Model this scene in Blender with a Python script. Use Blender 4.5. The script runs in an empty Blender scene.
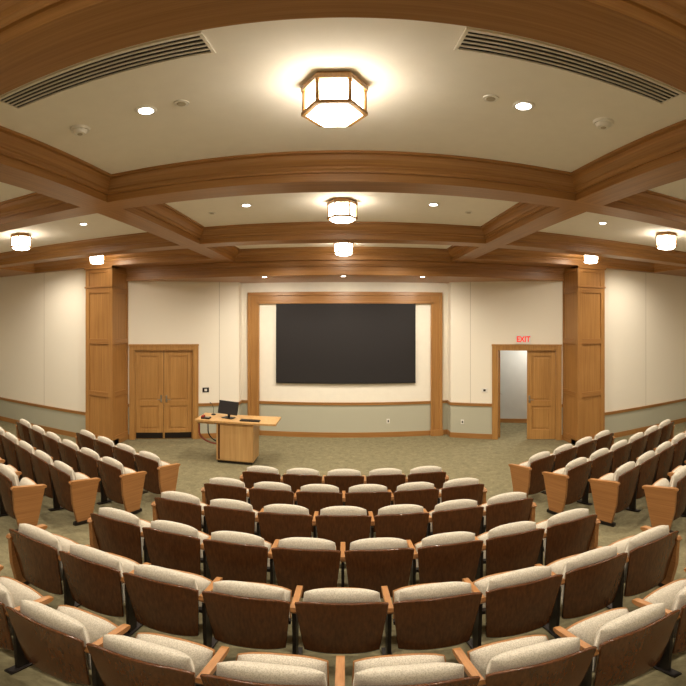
import bpy, math, random
from mathutils import Matrix, Vector
random.seed(3)
E=2.98
ZC=E+1.5; ZB=E+1.25; ZH=E+0.94
sc=bpy.context.scene
# ---------------------------------------------------------------- materials
def srgb(r,g,b):
    f=lambda c:((c/255)/12.92 if c/255<=0.04045 else ((c/255+0.055)/1.055)**2.4)
    return (f(r),f(g),f(b),1)
def newmat(name):
    m=bpy.data.materials.new(name); m.use_nodes=True
    nt=m.node_tree; b=nt.nodes['Principled BSDF']
    return m,nt,b
def plain(name,col,rough=0.6,metal=0,noise=0.06,scale=40,bump=0.0):
    m,nt,b=newmat(name)
    b.inputs['Roughness'].default_value=rough; b.inputs['Metallic'].default_value=metal
    tc=nt.nodes.new('ShaderNodeTexCoord'); n=nt.nodes.new('ShaderNodeTexNoise')
    n.inputs['Scale'].default_value=scale; n.inputs['Detail'].default_value=3
    nt.links.new(tc.outputs['Object'],n.inputs['Vector'])
    r=nt.nodes.new('ShaderNodeValToRGB')
    r.color_ramp.elements[0].position=0.3; r.color_ramp.elements[1].position=0.7
    r.color_ramp.elements[0].color=tuple(c*(1-noise) for c in col[:3])+(1,)
    r.color_ramp.elements[1].color=tuple(min(1,c*(1+noise)) for c in col[:3])+(1,)
    nt.links.new(n.outputs['Fac'],r.inputs['Fac']); nt.links.new(r.outputs['Color'],b.inputs['Base Color'])
    if bump:
        bp=nt.nodes.new('ShaderNodeBump'); bp.inputs['Strength'].default_value=bump; bp.inputs['Distance'].default_value=0.004
        nt.links.new(n.outputs['Fac'],bp.inputs['Height']); nt.links.new(bp.outputs['Normal'],b.inputs['Normal'])
    return m
def wood(name,c1,c2,axis,rough=0.38,fine=55.0,rnd=False,along=0.9):
    m,nt,b=newmat(name)
    tc=nt.nodes.new('ShaderNodeTexCoord'); mp=nt.nodes.new('ShaderNodeMapping')
    s=[fine,fine,fine]; s[axis]=along
    mp.inputs['Scale'].default_value=s
    nt.links.new(tc.outputs['Object'],mp.inputs['Vector'])
    if rnd:
        oi=nt.nodes.new('ShaderNodeObjectInfo'); mu=nt.nodes.new('ShaderNodeVectorMath'); mu.operation='SCALE'
        mu.inputs[0].default_value=(37,21,53); nt.links.new(oi.outputs['Random'],mu.inputs['Scale']); nt.links.new(mu.outputs[0],mp.inputs['Location'])
    n=nt.nodes.new('ShaderNodeTexNoise'); n.inputs['Scale'].default_value=1.0; n.inputs['Detail'].default_value=4
    n.inputs['Roughness'].default_value=0.6
    nt.links.new(mp.outputs['Vector'],n.inputs['Vector'])
    n2=nt.nodes.new('ShaderNodeTexNoise'); n2.inputs['Scale'].default_value=1.3; n2.inputs['Detail'].default_value=2
    nt.links.new(tc.outputs['Object'],n2.inputs['Vector'])
    mx=nt.nodes.new('ShaderNodeMath'); mx.operation='MULTIPLY_ADD'; mx.inputs[1].default_value=0.3
    nt.links.new(n2.outputs['Fac'],mx.inputs[0]); nt.links.new(n.outputs['Fac'],mx.inputs[2])
    r=nt.nodes.new('ShaderNodeValToRGB')
    r.color_ramp.elements[0].position=0.42; r.color_ramp.elements[1].position=0.9
    r.color_ramp.elements[0].color=c1; r.color_ramp.elements[1].color=c2
    nt.links.new(mx.outputs[0],r.inputs['Fac']); nt.links.new(r.outputs['Color'],b.inputs['Base Color'])
    b.inputs['Roughness'].default_value=rough
    return m
def emit(name,col,st):
    m,nt,b=newmat(name)
    b.inputs['Base Color'].default_value=col
    b.inputs['Emission Color'].default_value=col; b.inputs['Emission Strength'].default_value=st
    return m
H1=srgb(141,95,47); H2=srgb(176,128,73)
WX=wood('oak_grain_x',H1,H2,0); WY=wood('oak_grain_y',H1,H2,1); WZ=wood('oak_grain_z',srgb(148,102,52),srgb(184,136,78),2)
DOORW=wood('oak_door',srgb(156,110,56),srgb(190,144,84),2,0.35,40)
PODW=wood('maple_podium',srgb(182,138,84),srgb(208,168,112),2,0.35,20)
WALNUT=wood('seat_back_walnut',srgb(74,42,20),srgb(104,62,32),2,0.22,60,True)
ARMW=wood('seat_arm_oak',srgb(146,97,52),srgb(178,127,76),1,0.35,55,True)
WALL=plain('wall_fabric_cream',srgb(240,233,217),0.85,0,0.02,120,0.15)
WALL2=plain('wall_paint_cream',srgb(241,235,220),0.8,0,0.02,6)
SEAM=plain('wall_seam',srgb(176,166,145),0.9)
WAIN=plain('wainscot_graygreen',srgb(182,180,160),0.75,0,0.03,60)
CEIL=plain('ceiling_plaster',srgb(241,236,224),0.9,0,0.015,8)
BLACK=plain('black_plastic',srgb(22,20,20),0.45)
DARKM=plain('dark_metal',srgb(42,36,32),0.45,0.6)
WHITE=plain('white_plastic',srgb(230,227,218),0.5)
BRASS=wood('lantern_wood_frame',srgb(140,100,50),srgb(178,134,76),2,0.35)
SCREEN=plain('projection_screen_black',srgb(30,26,26),0.8,0,0.08,90)
SCRB=plain('screen_border',srgb(14,12,12),0.6)
HALL=plain('hall_paint_gray',srgb(198,198,192),0.8,0,0.02,5)
STEEL=plain('brushed_steel',srgb(170,165,155),0.3,0.9)
RED=emit('exit_red',(0.85,0.02,0.012,1),0.55)
REDP=plain('red_plastic',srgb(150,40,30),0.5)
CORD=plain('cord_redbrown',srgb(120,50,26),0.5)
GLASS=emit('lantern_glass',(1.0,0.905,0.755,1),23.0)
LENS=emit('downlight_lens',(1.0,0.94,0.85,1),16.0)
# carpet
CARPET,nt,b=newmat('carpet_olive'); b.inputs['Roughness'].default_value=0.95
tc=nt.nodes.new('ShaderNodeTexCoord')
n1=nt.nodes.new('ShaderNodeTexNoise'); n1.inputs['Scale'].default_value=9; n1.inputs['Detail'].default_value=9; n1.inputs['Roughness'].default_value=0.8
n1.inputs['Distortion'].default_value=0.8
nt.links.new(tc.outputs['Object'],n1.inputs['Vector'])
r=nt.nodes.new('ShaderNodeValToRGB'); r.color_ramp.elements[0].position=0.34; r.color_ramp.elements[1].position=0.68
r.color_ramp.elements[0].color=srgb(98,91,64); r.color_ramp.elements[1].color=srgb(138,129,97)
nt.links.new(n1.outputs['Fac'],r.inputs['Fac']); nt.links.new(r.outputs['Color'],b.inputs['Base Color'])
n2=nt.nodes.new('ShaderNodeTexNoise'); n2.inputs['Scale'].default_value=220
nt.links.new(tc.outputs['Object'],n2.inputs['Vector'])
bp=nt.nodes.new('ShaderNodeBump'); bp.inputs['Strength'].default_value=0.5; bp.inputs['Distance'].default_value=0.004
nt.links.new(n2.outputs['Fac'],bp.inputs['Height']); nt.links.new(bp.outputs['Normal'],b.inputs['Normal'])
# cushion fabric
FAB,nt,b=newmat('seat_fabric_beige'); b.inputs['Roughness'].default_value=0.95
tc=nt.nodes.new('ShaderNodeTexCoord')
v=nt.nodes.new('ShaderNodeTexVoronoi'); v.inputs['Scale'].default_value=140
nt.links.new(tc.outputs['Object'],v.inputs['Vector'])
r=nt.nodes.new('ShaderNodeValToRGB'); r.color_ramp.elements[0].position=0.1; r.color_ramp.elements[1].position=0.65
r.color_ramp.elements[0].color=srgb(162,153,135); r.color_ramp.elements[1].color=srgb(204,196,180)
nt.links.new(v.outputs['Distance'],r.inputs['Fac']); nt.links.new(r.outputs['Color'],b.inputs['Base Color'])
bp=nt.nodes.new('ShaderNodeBump'); bp.inputs['Strength'].default_value=0.2; bp.inputs['Distance'].default_value=0.002
nt.links.new(v.outputs['Distance'],bp.inputs['Height']); nt.links.new(bp.outputs['Normal'],b.inputs['Normal'])
# ---------------------------------------------------------------- mesh builder
class MB:
    def __init__(s): s.v=[];s.f=[];s.m=[];s.sm=[];s.mats=[];s.M=Matrix.Identity(4)
    def mi(s,mat):
        if mat not in s.mats: s.mats.append(mat)
        return s.mats.index(mat)
    def add(s,vs,fs,mat,smooth=False):
        o=len(s.v); s.v+= [tuple(s.M@Vector(p)) for p in vs]
        k=s.mi(mat)
        for f in fs: s.f.append(tuple(i+o for i in f)); s.m.append(k); s.sm.append(smooth)
    def box(s,x0,x1,y0,y1,z0,z1,mat):
        vs=[(x0,y0,z0),(x1,y0,z0),(x1,y1,z0),(x0,y1,z0),(x0,y0,z1),(x1,y0,z1),(x1,y1,z1),(x0,y1,z1)]
        s.add(vs,[(0,3,2,1),(4,5,6,7),(0,1,5,4),(1,2,6,5),(2,3,7,6),(3,0,4,7)],mat)
    def prism_x(s,poly,x0,x1,mat):  # poly in (y,z)
        n=len(poly); vs=[(x0,p[0],p[1]) for p in poly]+[(x1,p[0],p[1]) for p in poly]
        fs=[tuple(range(n-1,-1,-1)),tuple(range(n,2*n))]+[(i,(i+1)%n,n+(i+1)%n,n+i) for i in range(n)]
        s.add(vs,fs,mat)
    def frustum(s,cx,cy,z0,r0,z1,r1,n,mat,rot=0,smooth=False,cap=True):
        vs=[];
        for z,r in((z0,r0),(z1,r1)):
            for i in range(n):
                a=rot+2*math.pi*i/n; vs.append((cx+r*math.cos(a),cy+r*math.sin(a),z))
        fs=[(i,(i+1)%n,n+(i+1)%n,n+i) for i in range(n)]
        s.add(vs,fs,mat,smooth)
        if cap: s.add(vs,[tuple(range(n-1,-1,-1)),tuple(range(n,2*n))],mat)
    def tube(s,pts,r,mat,n=8):
        vs=[]
        for i,p in enumerate(pts):
            p=Vector(p); a=Vector(pts[max(i-1,0)]); c=Vector(pts[min(i+1,len(pts)-1)])
            t=(c-a).normalized(); up=Vector((0,0,1)) if abs(t.z)<0.9 else Vector((1,0,0))
            if abs(t.y)<.3: up=Vector((0,1,0))
            u=t.cross(up).normalized(); w=u.cross(t)
            for k in range(n):
                an=2*math.pi*k/n; vs.append(tuple(p+r*(math.cos(an)*u+math.sin(an)*w)))
        fs=[]
        for i in range(len(pts)-1):
            for k in range(n): fs.append((i*n+k,i*n+(k+1)%n,(i+1)*n+(k+1)%n,(i+1)*n+k))
        fs.append(tuple(range(n-1,-1,-1))); L=(len(pts)-1)*n; fs.append(tuple(range(L,L+n)))
        s.add(vs,fs,mat,True)
    def slab(s,ff,fb,nu,nv,mat,smooth=True):
        vs=[]
        for F in(ff,fb):
            for j in range(nv+1):
                for i in range(nu+1):
                    vs.append(F(math.sin(math.pi*(i/nu-0.5)),0.5+0.5*math.sin(math.pi*(j/nv-0.5))))
        N=(nu+1)*(nv+1); fs=[]
        idx=lambda i,j:j*(nu+1)+i
        for j in range(nv):
            for i in range(nu):
                fs.append((idx(i,j),idx(i,j+1),idx(i+1,j+1),idx(i+1,j)))
                fs.append((N+idx(i,j),N+idx(i+1,j),N+idx(i+1,j+1),N+idx(i,j+1)))
        per=[(i,0) for i in range(nu)]+[(nu,j) for j in range(nv)]+[(i,nv) for i in range(nu,0,-1)]+[(0,j) for j in range(nv,0,-1)]
        for k in range(len(per)):
            a=idx(*per[k]); c=idx(*per[(k+1)%len(per)]); fs.append((a,c,N+c,N+a))
        s.add(vs,fs,mat,smooth)
    def mesh(s,name):
        me=bpy.data.meshes.new(name); me.from_pydata(s.v,[],s.f)
        for m in s.mats: me.materials.append(m)
        me.polygons.foreach_set('material_index',s.m); me.polygons.foreach_set('use_smooth',s.sm)
        me.update(); return me
    def obj(s,name,bevel=0,loc=(0,0,0),mat=None):
        o=bpy.data.objects.new(name,s.mesh(name)); sc.collection.objects.link(o); o.location=loc
        if mat is not None: o.matrix_world=mat
        if bevel:
            b=o.modifiers.new('bevel','BEVEL'); b.width=bevel; b.segments=2; b.limit_method='ANGLE'; b.angle_limit=math.radians(50)
        return o
def frame(p0,p1):
    u=Vector((p1[0]-p0[0],p1[1]-p0[1],0)); L=u.length; u.normalize()
    M=Matrix(((u.x,-u.y,0,p0[0]),(u.y,u.x,0,p0[1]),(0,0,1,0),(0,0,0,1)))
    return M,L
# ---------------------------------------------------------------- floor
A20=math.radians(20)
RC=60.0
def srow(x,y):
    c=y-x*x/(2*RC); sd=-abs(x)*math.sin(A20)+y*math.cos(A20)+1.22
    t=min(1,max(0,(abs(x)-2.2)/0.9)); t=t*t*(3-2*t)
    return c*(1-t)+sd*t
HK=[(-20,.30),(1.6,.28),(2.4,.27),(3.2,.23),(4.0,.17),(4.8,.09),(5.6,.0),(20,0)]
def hrow(s):
    for (a,ha),(b_,hb) in zip(HK,HK[1:]):
        if s<=b_: return ha+(hb-ha)*(s-a)/(b_-a)
    return 0.0
def fh(x,y): return hrow(srow(x,y))
mb=MB(); nx,ny=96,72; vs=[];fs=[]
for j in range(ny+1):
    for i in range(nx+1):
        x=-9.6+19.2*i/nx; y=-2.2+14.4*j/ny; vs.append((x,y,fh(x,y)))
for j in range(ny):
    for i in range(nx):
        a=j*(nx+1)+i; fs.append((a,a+1,a+nx+2,a+nx+1))
mb.add(vs,fs,CARPET,True); mb.obj('floor')
# ---------------------------------------------------------------- ceiling
XC=[(-7.4,-2.62),(-2.28,2.28),(2.62,7.4)]
YB=[(-1.6,1.08),(1.4,3.6),(3.92,6.34),(6.66,None)]
cells=[]
for ci,(x0,x1) in enumerate(XC):
    for bi,(y0,y1) in enumerate(YB):
        if y1 is None: y1=8.55 if ci==1 else 8.0
        cells.append((x0,x1,y0,y1,ci,bi))
mb=MB()
prof=[(0,0),(0,.08),(.02,.08),(.02,.10),(.034,.118),(.034,.136),(.055,.15),(.088,.18),(.104,.215),(.104,.228),(.142,.228),(.142,.25)]
for (x0,x1,y0,y1,ci,bi) in cells:
    for k in range(len(prof)-1):
        (o0,h0),(o1,h1)=prof[k],prof[k+1]
        R0=[(x0+o0,y0+o0),(x1-o0,y0+o0),(x1-o0,y1-o0),(x0+o0,y1-o0)]
        R1=[(x0+o1,y0+o1),(x1-o1,y0+o1),(x1-o1,y1-o1),(x0+o1,y1-o1)]
        for e in range(4):
            f=(e+1)%4
            mb.add([(*R0[e],ZB+h0),(*R0[f],ZB+h0),(*R1[f],ZB+h1),(*R1[e],ZB+h1)],[(0,3,2,1)],WX if e%2==0 else WY)
xs=[-9.4,-7.4,-2.62,-2.28,2.28,2.62,7.4,9.4]; ys=[-2.1,-1.6,1.08,1.4,3.6,3.92,6.34,6.66,8.0,8.55,10.4]
for i in range(len(xs)-1):
    for j in range(len(ys)-1):
        cx=(xs[i]+xs[i+1])/2; cy=(ys[j]+ys[j+1])/2
        if any(c[0]<cx<c[1] and c[2]<cy<c[3] for c in cells): continue
        w=xs[i+1]-xs[i]
        mat=WY if (w<0.5 and (ys[j+1]-ys[j])>0.5) else WX
        mb.add([(xs[i],ys[j],ZB),(xs[i+1],ys[j],ZB),(xs[i+1],ys[j+1],ZB),(xs[i],ys[j+1],ZB)],[(0,3,2,1)],mat)
mb.obj('ceiling_beams')
mb=MB()
mb.box(-9.5,9.5,-2.2,12.2,ZC,ZC+0.12,CEIL); mb.obj('ceiling')
# stage header
DX=.06   # right side sits slightly further out than the left
mb=MB(); hx0,hx1=-4.995,4.995+DX
mb.box(hx0,hx1,8.68,10.4,ZH,ZB-0.001,WX)
mb.box(hx0,hx1,8.65,8.68,ZH,ZH+0.08,WX)
mb.box(hx0,hx1,8.64,8.68,ZH+0.19,ZH+0.22,WX)
mb.box(hx0,hx1,8.61,8.68,ZH+0.22,ZB-0.001,WX)
mb.obj('trim_stage_header',0.004)
# ---------------------------------------------------------------- columns
for sx in(-1,1):
    mb=MB(); x0,x1=(5.0,5.75); y0,y1=8.0,8.9
    if sx<0: x0,x1=-x1,-x0
    else: x0+=DX; x1+=DX
    t=0.022
    mb.box(x0+t,x1-t,y0+t,y1-t,0,ZB,WZ)
    zr=[(0,.22),(1.18,1.30),(2.42,2.54),(ZB-.62,ZB-.5),(ZB-.14,ZB)]
    sw=.11
    for (a,b) in((x0,x0+sw),(x1-sw,x1)):
        mb.box(a,b,y0,y0+t+.002,0,ZB,WZ); mb.box(a,b,y1-t-.002,y1,0,ZB,WZ)
    for (a,b) in zr:
        mb.box(x0+sw,x1-sw,y0,y0+t+.002,a,b,WX); mb.box(x0+sw,x1-sw,y1-t-.002,y1,a,b,WX)
    for X in((x0,x0+t+.002),(x1-t-.002,x1)):
        for (a,b) in((y0+t+.002,y0+sw),(y1-sw-.12,y1-t-.002)): mb.box(X[0],X[1],a,b,0,ZB,WZ)
        for (a,b) in zr: mb.box(X[0],X[1],y0+sw,y1-sw-.12,a,b,WY)
    xa,xb=(x0,x1+.02) if sx>0 else (x0-.02,x1)
    mb.box(xa,xb,y0-.02,y0+.3,0,.14,WX)
    mb.box(xa,xb,y0-.015,y0+.3,ZB-.5,ZB-.46,WX)
    mb.box(xa,xb,y0-.03,y0+.3,ZB-.06,ZB,WX)
    mb.obj('trim_column',0.004)
# ---------------------------------------------------------------- walls
def wall(name,p0,p1,rail,top=ZB,seams=(),opening=None,base=True,fab=WALL,T=.14):
    mb=MB(); M,L=frame(p0,p1)
    segs=[(0,L,0,top)] if not opening else [(0,opening[0],0,top),(opening[1],L,0,top),(opening[0],opening[1],opening[2],top)]
    for (a,b,z0,z1) in segs:
        if b-a<1e-3: continue
        if z0<rail:
            mb.box(a,b,0,T,z0,rail,WAIN); mb.box(a,b,0,T,rail,z1,fab)
            mb.box(a,b,-.022,0,rail-.035,rail+.035,WX); mb.box(a,b,-.03,0,rail+.02,rail+.036,WX)
            mb.box(a,b,-.016,0,z0,.13,WX)
        else: mb.box(a,b,0,T,z0,z1,fab)
    for q in seams:
        mb.box(q-.004,q+.004,-.002,0,rail+.036,top,SEAM)
    return mb.obj(name,mat=M)
RS=.62+.05; RM=.88
wall('wall_front_left',(-9.4,8.15),(-5.74,8.15),RS,seams=(2.2,))
wall('wall_front_right',(5.74,8.15),(9.4,8.15),RS,seams=(1.5,))
P1,P2,P3=(4.997,8.73),(3.46,9.52),(2.58,9.98)
Q1,Q2,Q3=(4.997+DX,8.70),(3.52,9.49),(2.62,9.96)
mir=lambda p:(-p[0],p[1])
def opn(a,b):
    L=math.dist(a,b); d0=(L-1.44)/2; return (d0,d0+1.44,2.26)
OPL=opn(P1,P2); OPR=opn(Q1,Q2)
wall('wall_stage_door_left',mir(P1),mir(P2),RM,ZB-.002,opening=OPL)
wall('wall_stage_door_right',Q2,Q1,RM,ZB-.002,opening=OPR)
wall('wall_stage_left',mir(P2),mir(P3),RM,ZB-.002,seams=(.5,))
wall('wall_stage_right',Q3,Q2,RM,ZB-.002,seams=(.5,))
wall('wall_stage_return_left',mir(P3),(-2.58,10.25),RM,ZB-.002,T=.1)
wall('wall_stage_return_right',(2.62,10.25),Q3,RM,ZB-.002,T=.1)
wall('wall_stage_center',(-2.68,10.25),(2.72,10.25),RM,ZB-.002,fab=WALL2)
wall('wall_left',(-9.3,-2.1),(-9.3,8.2),1.5,seams=[1.5*k for k in range(1,7)])
wall('wall_right',(9.3,8.2),(9.3,-2.1),1.5,seams=[1.5*k for k in range(1,7)])
wall('wall_back',(9.4,-2.0),(-9.4,-2.0),1.7)
# screen surround
mb=MB(); yo=10.25
def casing(x0,x1,y0,z0,z1,mat): mb.box(x0,x1,y0,yo-.001,z0,z1,mat)
Ztop=E+.665
for s in(-1,1):
    a,b=sorted((s*2.40,s*2.16))
    casing(a,b,yo-.07,0,Ztop-.0,WZ)
    a,b=sorted((s*2.43,s*2.35)); casing(a,b,yo-.10,0,Ztop+.02,WZ)
    a,b=sorted((s*2.20,s*2.14)); casing(a,b,yo-.09,0,Ztop-.20,WZ)
    a,b=sorted((s*2.45,s*2.13)); casing(a,b,yo-.115,0,.16,WZ)
casing(-2.16,2.16,yo-.07,Ztop-.24,Ztop,WX)
casing(-2.43,2.43,yo-.105,Ztop-.06,Ztop+.03,WX)
casing(-2.2,2.2,yo-.09,Ztop-.26,Ztop-.2,WX)
mb.obj('trim_screen_surround',0.005,(.03,0,0))
mb=MB()
mb.box(-1.74,1.72,10.19,10.245,1.40,3.39,SCRB); mb.box(-1.715,1.695,10.185,10.19,1.425,3.365,SCREEN)
mb.box(-1.74,1.72,10.17,10.2,3.39,3.41,SCRB)
mb.obj('projection_screen',0,(.06,0,0))
# ---------------------------------------------------------------- doors
def leaf(mb,x0,x1,y0,kick=True,hs=1,h=2.25):
    t=.05; rc=.02
    mb.box(x0,x1,y0+rc,y0+t-rc,.01,h,DOORW)
    st=.115
    for (yy0,yy1,a_) in((y0,y0+rc+.0005,1),(y0+t-rc-.0005,y0+t,-1)):
        mb.box(x0,x0+st,yy0,yy1,.01,h,DOORW); mb.box(x1-st,x1,yy0,yy1,.01,h,DOORW)
        for (a,b) in((.01,.26),(.86,1.0),(h-.13,h)): mb.box(x0+st,x1-st,yy0,yy1,a,b,DOORW)
        for (a,b) in((.31,.81),(1.05,h-.18)):
            mb.box(x0+st+.055,x1-st-.055,yy0+.006,yy1-.006+(.006 if a_>0 else 0),a,b,DOORW)
    if kick: mb.box(x0+.02,x1-.02,y0-.004,y0,.02,.17,DARKM)
    hx=x1-.06 if hs>0 else x0+.06
    mb.box(hx-.02,hx+.02,y0-.008,y0,.95,1.13,STEEL)
    mb.tube([(hx,y0,1.03),(hx,y0-.05,1.03),(hx-.1*hs,y0-.05,1.03)],.009,STEEL)
def casings(mb,OP):
    w=.12
    a,b=OP[0],OP[1]
    for (x0,x1) in((a-w,a),(b,b+w)): mb.box(x0,x1,-.035,-.001,0,2.26+w,DOORW)
    mb.box(a,b,-.035,-.001,2.26,2.26+w,DOORW)
    mb.box(a-w-.01,b+w+.01,-.05,-.001,2.26+w-.03,2.26+w+.012,DOORW)
    for (x0,x1) in((a-w,a-w+.02),(b+w-.02,b+w)): mb.box(x0,x1,-.045,-.034,0,2.26+w,DOORW)
    for (x0,x1) in((a+.0005,a+.02),(b-.02,b-.0005)): mb.box(x0,x1,-.03,.14,0,2.26,DOORW)
    mb.box(a+.02,b-.02,-.03,.14,2.24,2.2595,DOORW)
mb=MB(); MD,_=frame(mir(P1),mir(P2)); casings(mb,OPL); mid=(OPL[0]+OPL[1])/2
leaf(mb,OPL[0]+.022,mid-.004,.03,True,1,2.235); leaf(mb,mid+.004,OPL[1]-.022,.03,True,-1,2.235)
mb.obj('door_1',0.003,mat=MD)
mb=MB(); base,_=frame(Q2,Q1); casings(mb,OPR); mid=(OPR[0]+OPR[1])/2
leaf(mb,mid+.003,OPR[1]-.022,.03,False,-1,2.235)
mb.M=Matrix.Translation((OPR[0]+.03,.15,0))@Matrix.Rotation(math.radians(97),4,'Z')
leaf(mb,0,.69,-.03,False,1,2.235)
mb.obj('door_2',0.003,mat=base)
# hallway beyond the open door
mb=MB()
mb.box(-.6,3.0,1.75,1.85,0,2.7,HALL); mb.box(-.7,-.6,.2,1.85,0,2.7,HALL); mb.box(3.0,3.1,.2,1.85,0,2.7,HALL)
mb.box(-.7,3.1,.16,1.85,2.7,2.8,HALL); mb.box(-.6,3.0,1.73,1.75,0,.12,WX)
mb.obj('wall_hallway',mat=base)
# exit sign
mb=MB()
ex=mid-.08
mb.box(ex-.18,ex+.18,-.05,-.001,2.40,2.62,WHITE); mb.box(ex-.165,ex+.165,-.052,-.05,2.415,2.605,WHITE)
es=mb.obj('exit_sign',mat=base)
cu=bpy.data.curves.new('letters','FONT'); cu.body='EXIT'; cu.size=.19; cu.align_x='CENTER'; cu.align_y='CENTER'; cu.extrude=.002; cu.offset=.004
cu.materials.append(RED)
to=bpy.data.objects.new('letters',cu); sc.collection.objects.link(to)
to.parent=es; to.matrix_local=Matrix.Translation((ex,-.056,2.512))@Matrix.Rotation(math.radians(90),4,'X')@Matrix.Scale(.85,4,(1,0,0))
# wall plates
def plate(name,p0,p1,u,z,w=.08,h=.12,mat=WHITE,y=0):
    mb=MB(); M,_=frame(p0,p1)
    mb.box(u-w/2,u+w/2,y-.012,y-.001,z-h/2,z+h/2,mat); mb.box(u-w/5,u+w/5,y-.016,y-.012,z-h/4,z+h/4,DARKM if mat is WHITE else WHITE)
    mb.obj(name,.002,mat=M)
plate('light_switch',mir(P2),mir(P3),.16,1.25,.16,.12,DARKM)
plate('light_switch',Q3,Q2,.85,1.25,.14,.1,WHITE)
for u in(-1.95,1.1,): plate('wall_outlet',(0,10.25),(1,10.25),u,.42)
plate('wall_outlet',mir(P2),mir(P3),.7,.42)
plate('wall_outlet',Q3,Q2,.3,.42)
# ---------------------------------------------------------------- lanterns
mb=MB(); R=.19
mb.frustum(0,0,0,.17,-.025,.175,6,BRASS)
mb.frustum(0,0,-.025,R,-.065,R,6,BRASS)
mb.frustum(0,0,-.065,R-.025,-.262,R-.03,6,GLASS,cap=False)
mb.frustum(0,0,-.262,R-.03,-.2901,R-.06,6,GLASS,cap=False)
mb.add([((R-.06)*math.cos(math.pi*i/3),(R-.06)*math.sin(math.pi*i/3),-.29) for i in range(6)],[(5,4,3,2,1,0)],GLASS)
def hexband(z0,z1,ro,ri):
    vs=[]
    for z,r in((z0,ro),(z1,ro),(z1,ri),(z0,ri)):
        for i in range(6): vs.append((r*math.cos(math.pi*i/3),r*math.sin(math.pi*i/3),z))
    fs=[]
    for k in range(4):
        for i in range(6): fs.append((k*6+i,k*6+(i+1)%6,((k+1)%4)*6+(i+1)%6,((k+1)%4)*6+i))
    mb.add(vs,fs,BRASS)
hexband(-.236,-.262,R-.001,R-.037)
for i in range(6):
    a=math.pi*i/3; c,s_=math.cos(a),math.sin(a)
    mb.tube([((R-.018)*c,(R-.018)*s_,-.06),((R-.018)*c,(R-.018)*s_,-.25)],.011,BRASS,6)
lm=mb.mesh('ceiling_lantern')
for (x0,x1,y0,y1,ci,bi) in cells:
    o=bpy.data.objects.new('ceiling_lantern',lm); sc.collection.objects.link(o)
    cx=(x0+x1)/2; cy=(y0+y1)/2
    if bi==3: cy=7.8 if ci==1 else 7.4
    if bi==2: cy=5.09
    if bi==1: cy=2.34
    if ci==1: cx={0:0,1:-.01,2:.01,3:.01}[bi]
    o.location=(cx,cy,ZC); o.scale=(1,1,.92)
# ---------------------------------------------------------------- downlights
mb=MB()
mb.frustum(0,0,0,.075,-.008,.068,24,WHITE,smooth=True)
mb.frustum(0,0,-.008,.048,-.0095,.048,24,LENS)
dm=mb.mesh('recessed_downlight')
def downlight(x,y,z,power,size=120,target=None,soft=.06):
    o=bpy.data.objects.new('recessed_downlight',dm); sc.collection.objects.link(o); o.location=(x,y,z)
    l=bpy.data.lights.new('downlight_lamp','SPOT'); l.energy=power; l.spot_size=math.radians(size); l.spot_blend=1.0
    l.color=(1,.895,.745); l.shadow_soft_size=soft
    lo=bpy.data.objects.new('lamp',l); sc.collection.objects.link(lo)
    lo.parent=o; lo.location=(0,0,-.03)
    if target:
        d=Vector(target)-Vector((x,y,z-.03)); lo.rotation_euler=d.to_track_quat('-Z','Y').to_euler()
for (x0,x1,y0,y1,ci,bi) in cells:
    yy=[-.2,2.4,5.12,7.75 if ci==1 else 7.1][bi]
    if ci==1: xx=[-1.2,1.15]
    else: xx=[-3.7,-6.3] if ci==0 else [3.7,6.3]
    for x in xx: downlight(x,yy,ZC,(130,205,240,215)[bi],150)
for x in(-1.7,0,1.7):
    downlight(x,8.82,ZH,150,160,(x*1.0,10.3,1.0))
# smoke detectors, speakers/sprinklers
mb=MB(); mb.frustum(0,0,0,.075,-.02,.07,24,WHITE,smooth=True); mb.frustum(0,0,-.02,.055,-.05,.042,24,WHITE,smooth=True); mb.frustum(0,0,-.05,.02,-.055,.018,12,SEAM)
sm=mb.mesh('smoke_detector')
for (x,y) in((-1.75,2.42),(1.74,2.36)):
    o=bpy.data.objects.new('smoke_detector',sm); sc.collection.objects.link(o); o.location=(x,y,ZC)
mb=MB(); mb.frustum(0,0,0,.05,-.008,.048,24,WHITE,smooth=True); mb.frustum(0,0,-.008,.03,-.012,.028,24,SEAM)
sm=mb.mesh('sprinkler_cover')
for (x,y) in((-.95,2.4),(.92,2.38),(-1.75,5.4),(1.7,5.4)):
    o=bpy.data.objects.new('sprinkler_cover',sm); sc.collection.objects.link(o); o.location=(x,y,ZC)
# vents
for s in(-1,1):
    mb=MB(); x0,x1=sorted((s*.57,s*1.84)); y0,y1=1.70,1.88
    mb.box(x0,x1,y0,y1,ZC-.004,ZC-.0005,BLACK)
    n=5
    mb.box(x0-.012,x1+.012,y0-.012,y0+.006,ZC-.014,ZC-.001,CEIL); mb.box(x0-.012,x1+.012,y1-.006,y1+.012,ZC-.014,ZC-.001,CEIL)
    mb.box(x0-.012,x0+.004,y0,y1,ZC-.014,ZC-.001,CEIL); mb.box(x1-.004,x1+.012,y0,y1,ZC-.014,ZC-.001,CEIL)
    for k in range(1,n):
        yy=y0+(y1-y0)*k/n; mb.box(x0,x1,yy-.004,yy+.004,ZC-.012,ZC-.001,CEIL)
    mb.obj('ceiling_air_vent')
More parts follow.
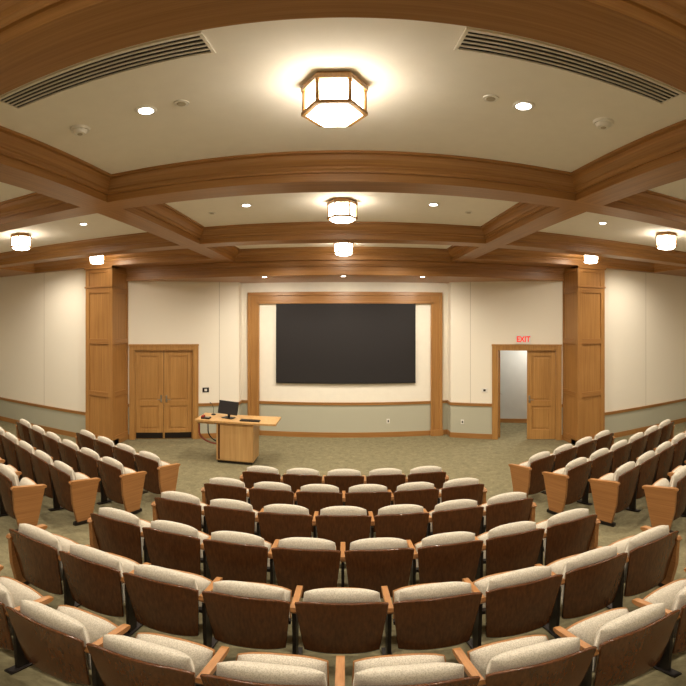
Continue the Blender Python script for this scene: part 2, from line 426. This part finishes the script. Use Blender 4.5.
# ---------------------------------------------------------------- podium
mb=MB()
mb.box(-.38,.38,-.26,.28,.06,.88,PODW); mb.box(-.36,.36,-.24,.26,0,.06,DARKM)
mb.box(-.37,.37,-.272,-.26,.08,.86,PODW)
mb.box(-.34,-.30,-.276,-.272,.09,.85,WALNUT)
mb.box(-.82,.84,-.32,.34,.885,.925,PODW)
mb.box(-.80,-.40,-.28,.30,.84,.885,PODW)
def arc(x0,x1,y,zt,zb,n=14):
    pts=[]
    for i in range(n+1):
        a=math.pi/2*i/n; pts.append((x1-(x1-x0)*math.cos(a),y,zt-(zt-zb)*math.sin(a)))
    return [(x0,y,.86)]+pts
mb.tube(arc(-.77,-.375,-.2,.64,.40),.021,CORD)
mb.tube(arc(-.68,-.375,.10,.60,.34),.014,BLACK)
mb.obj('lectern_desk',.005,(-2.13,8.2,0))
mb=MB()
mb.box(-.12,.12,-.08,.08,.0,.015,BLACK); mb.box(-.025,.025,.0,.03,.015,.175,BLACK)
mb.M=Matrix.Translation((0,-.01,.225))@Matrix.Rotation(math.radians(-14),4,'X')
mb.box(-.23,.23,-.02,.02,-.14,.14,BLACK); mb.box(-.215,.215,-.022,-.02,-.125,.125,SCREEN)
mo=mb.obj('computer_monitor',.004,(-2.33,8.2,.925)); mo.rotation_euler=(0,0,math.radians(-18))
mb=MB(); mb.box(-.2,.2,-.07,.07,0,.02,BLACK); 
for k in range(4): mb.box(-.185,.185,-.06+.031*k,-.035+.031*k,.02,.026,DARKM)
mb.obj('computer_keyboard',.002,(-1.84,8.05,.925))
mb=MB(); mb.box(-.09,.09,-.07,.07,0,.03,BLACK); mb.box(-.09,-.04,-.06,.06,.03,.06,REDP); mb.box(-.02,.07,-.04,.04,.03,.035,STEEL)
mb.obj('desk_telephone',.003,(-2.76,8.03,.925))
mb=MB(); mb.frustum(0,0,0,.05,.02,.045,16,BLACK,smooth=True); mb.tube([(0,0,.02),(0,0,.15),(-.02,-.03,.23),(-.03,-.08,.27)],.005,BLACK,6); mb.tube([(-.03,-.08,.27),(-.04,-.115,.285)],.012,BLACK,8)
mb.obj('gooseneck_microphone',0,(-2.72,8.4,.925))
# ---------------------------------------------------------------- seats
W=.565
def seat_mesh(kind):
    mb=MB()
    HB=.15; HT=.645
    def base_y(s,v): return 0-.12*v-.03*(1-s*s)
    def bz(s,v): return HB+HT*v-.03*abs(s)**5*v+.02*abs(s)**4*(1-v)
    def hw(v): return .226+.044*v
    mb.slab(lambda s,v:(s*hw(v),base_y(s,v)+.008,bz(s,v)),lambda s,v:(s*hw(v),base_y(s,v)-.010,bz(s,v)),14,10,WALNUT)
    def th(s,v):
        q=2*v-1; return max(0,(1-abs(s)**4))**.5*max(0,(1-abs(q)**5))**.5
    def cp(s,v,off):
        vv=.25+v*.75
        x=s*(hw(min(vv,1))-.030)*(1-.07*max(0,v-.75)/.25)
        return (x,base_y(s,vv)+.068+off,.30+.572*v-.055*abs(s)**2.4*v)
    mb.slab(lambda s,v:cp(s,v,.085*th(s,v)),lambda s,v:cp(s,v,-.058*th(s,v)),16,14,FAB)
    # folded seat
    def sp(s,v,off): return (s*.232*(1-.04*v),.155+.10*v+off,.34+.28*v-.05*abs(s)**3*v)
    mb.slab(lambda s,v:sp(s,v,.028),lambda s,v:sp(s,v,.012),12,6,ARMW)
    mb.slab(lambda s,v:sp(s*.97,v*.98+.01,.012),lambda s,v:sp(s*.97,v*.98+.01,.010-.06*th(s,v)),14,10,FAB)
    mb.box(-.24,.24,.10,.14,.345,.38,DARKM)
    def standard(x):
        mb.prism_x([(-.03,.0),(.06,.0),(.10,.60),(-.06,.60)],x-.012,x+.012,DARKM)
        mb.box(x-.03,x+.03,-.10,.16,0,.02,DARKM)
        mb.prism_x([(-.10,.66),(-.09,.635),(.24,.60),(.27,.612),(.27,.636),(.24,.648),(-.09,.69)],x-.020,x+.020,ARMW)
    def endpanel(x):
        mb.prism_x([(-.02,.05),(.20,.05),(.31,.60),(-.11,.64),(-.09,.35)],x-.02,x+.02,ARMW)
        mb.box(x-.026,x+.026,-.06,.24,0,.05,DARKM)
        mb.prism_x([(-.13,.665),(-.12,.64),(.30,.60),(.335,.612),(.335,.636),(.30,.648),(-.11,.69)],x-.026,x+.026,ARMW)
    if kind=='L': endpanel(-W/2)
    else: standard(-W/2)
    if kind=='R': endpanel(W/2)
    return mb.mesh('auditorium_seat_'+kind)
SM={k:seat_mesh(k) for k in 'LMR'}
def seat(kind,x,y,z,rot):
    o=bpy.data.objects.new('auditorium_seat',SM[kind]); sc.collection.objects.link(o)
    o.location=(x,y,z); o.rotation_euler=(0,0,rot)
for k,(n,y0) in enumerate(((5,5.6),(6,4.8),(7,4.0),(8,3.2),(9,2.4),(8,1.6))):
    for i in range(n):
        a=(i-(n-1)/2)*W/RC
        x=RC*math.sin(a); y=y0+RC*(1-math.cos(a))
        seat('L' if i==0 else 'R' if i==n-1 else 'M',x+.03,y+.1,hrow(y0),a)
for s in(-1,1):
    for (px,py,n) in((2.60,5.62,4),(2.80,4.87,6),(3.10,4.14,7),(3.40,3.42,7),(3.65,2.68,7)):
        zz=fh(px+1.0,py+.36)
        for i in range(n):
            t=(i+.5)*W
            x=s*(px+t*math.cos(A20)); y=py+t*math.sin(A20)
            inner=(i==0); outer=(i==n-1)
            if s<0: kind='R' if inner else 'L' if outer else 'M'
            else: kind='L' if inner else 'R' if outer else 'M'
            seat(kind,x+(DX if s>0 else 0),y+.05,zz,s*A20)
# ---------------------------------------------------------------- hall light
l=bpy.data.lights.new('hall_lamp','POINT'); l.energy=66; l.color=(1,.97,.92); l.shadow_soft_size=.15
lo=bpy.data.objects.new('hallway_ceiling_lamp',l); sc.collection.objects.link(lo); lo.location=base@Vector((1.2,.95,2.5))
# world
w=bpy.data.worlds.new('world'); sc.world=w; w.use_nodes=True
w.node_tree.nodes['Background'].inputs[0].default_value=(.8,.75,.65,1); w.node_tree.nodes['Background'].inputs[1].default_value=.05
# ---------------------------------------------------------------- camera
cam=bpy.data.cameras.new('camera'); co=bpy.data.objects.new('camera',cam); sc.collection.objects.link(co)
co.location=(.055,0,E); co.rotation_euler=(math.radians(90),0,.0072)
cam.lens=16.6; cam.type='PANO'; cam.clip_start=.01
F=415.0
def setp(k,v):
    for t in(getattr(cam,'cycles',None),cam):
        if t is None: continue
        try: setattr(t,k,v); return
        except Exception as e: print(e)
setp('panorama_type','EQUIRECTANGULAR')
setp('longitude_min',-343/F); setp('longitude_max',343/F)
setp('latitude_max',320/F); setp('latitude_min',-366/F)
sc.camera=co
try:
    sc.view_settings.view_transform='Standard'; sc.view_settings.look='None'
except Exception as e: print(e)
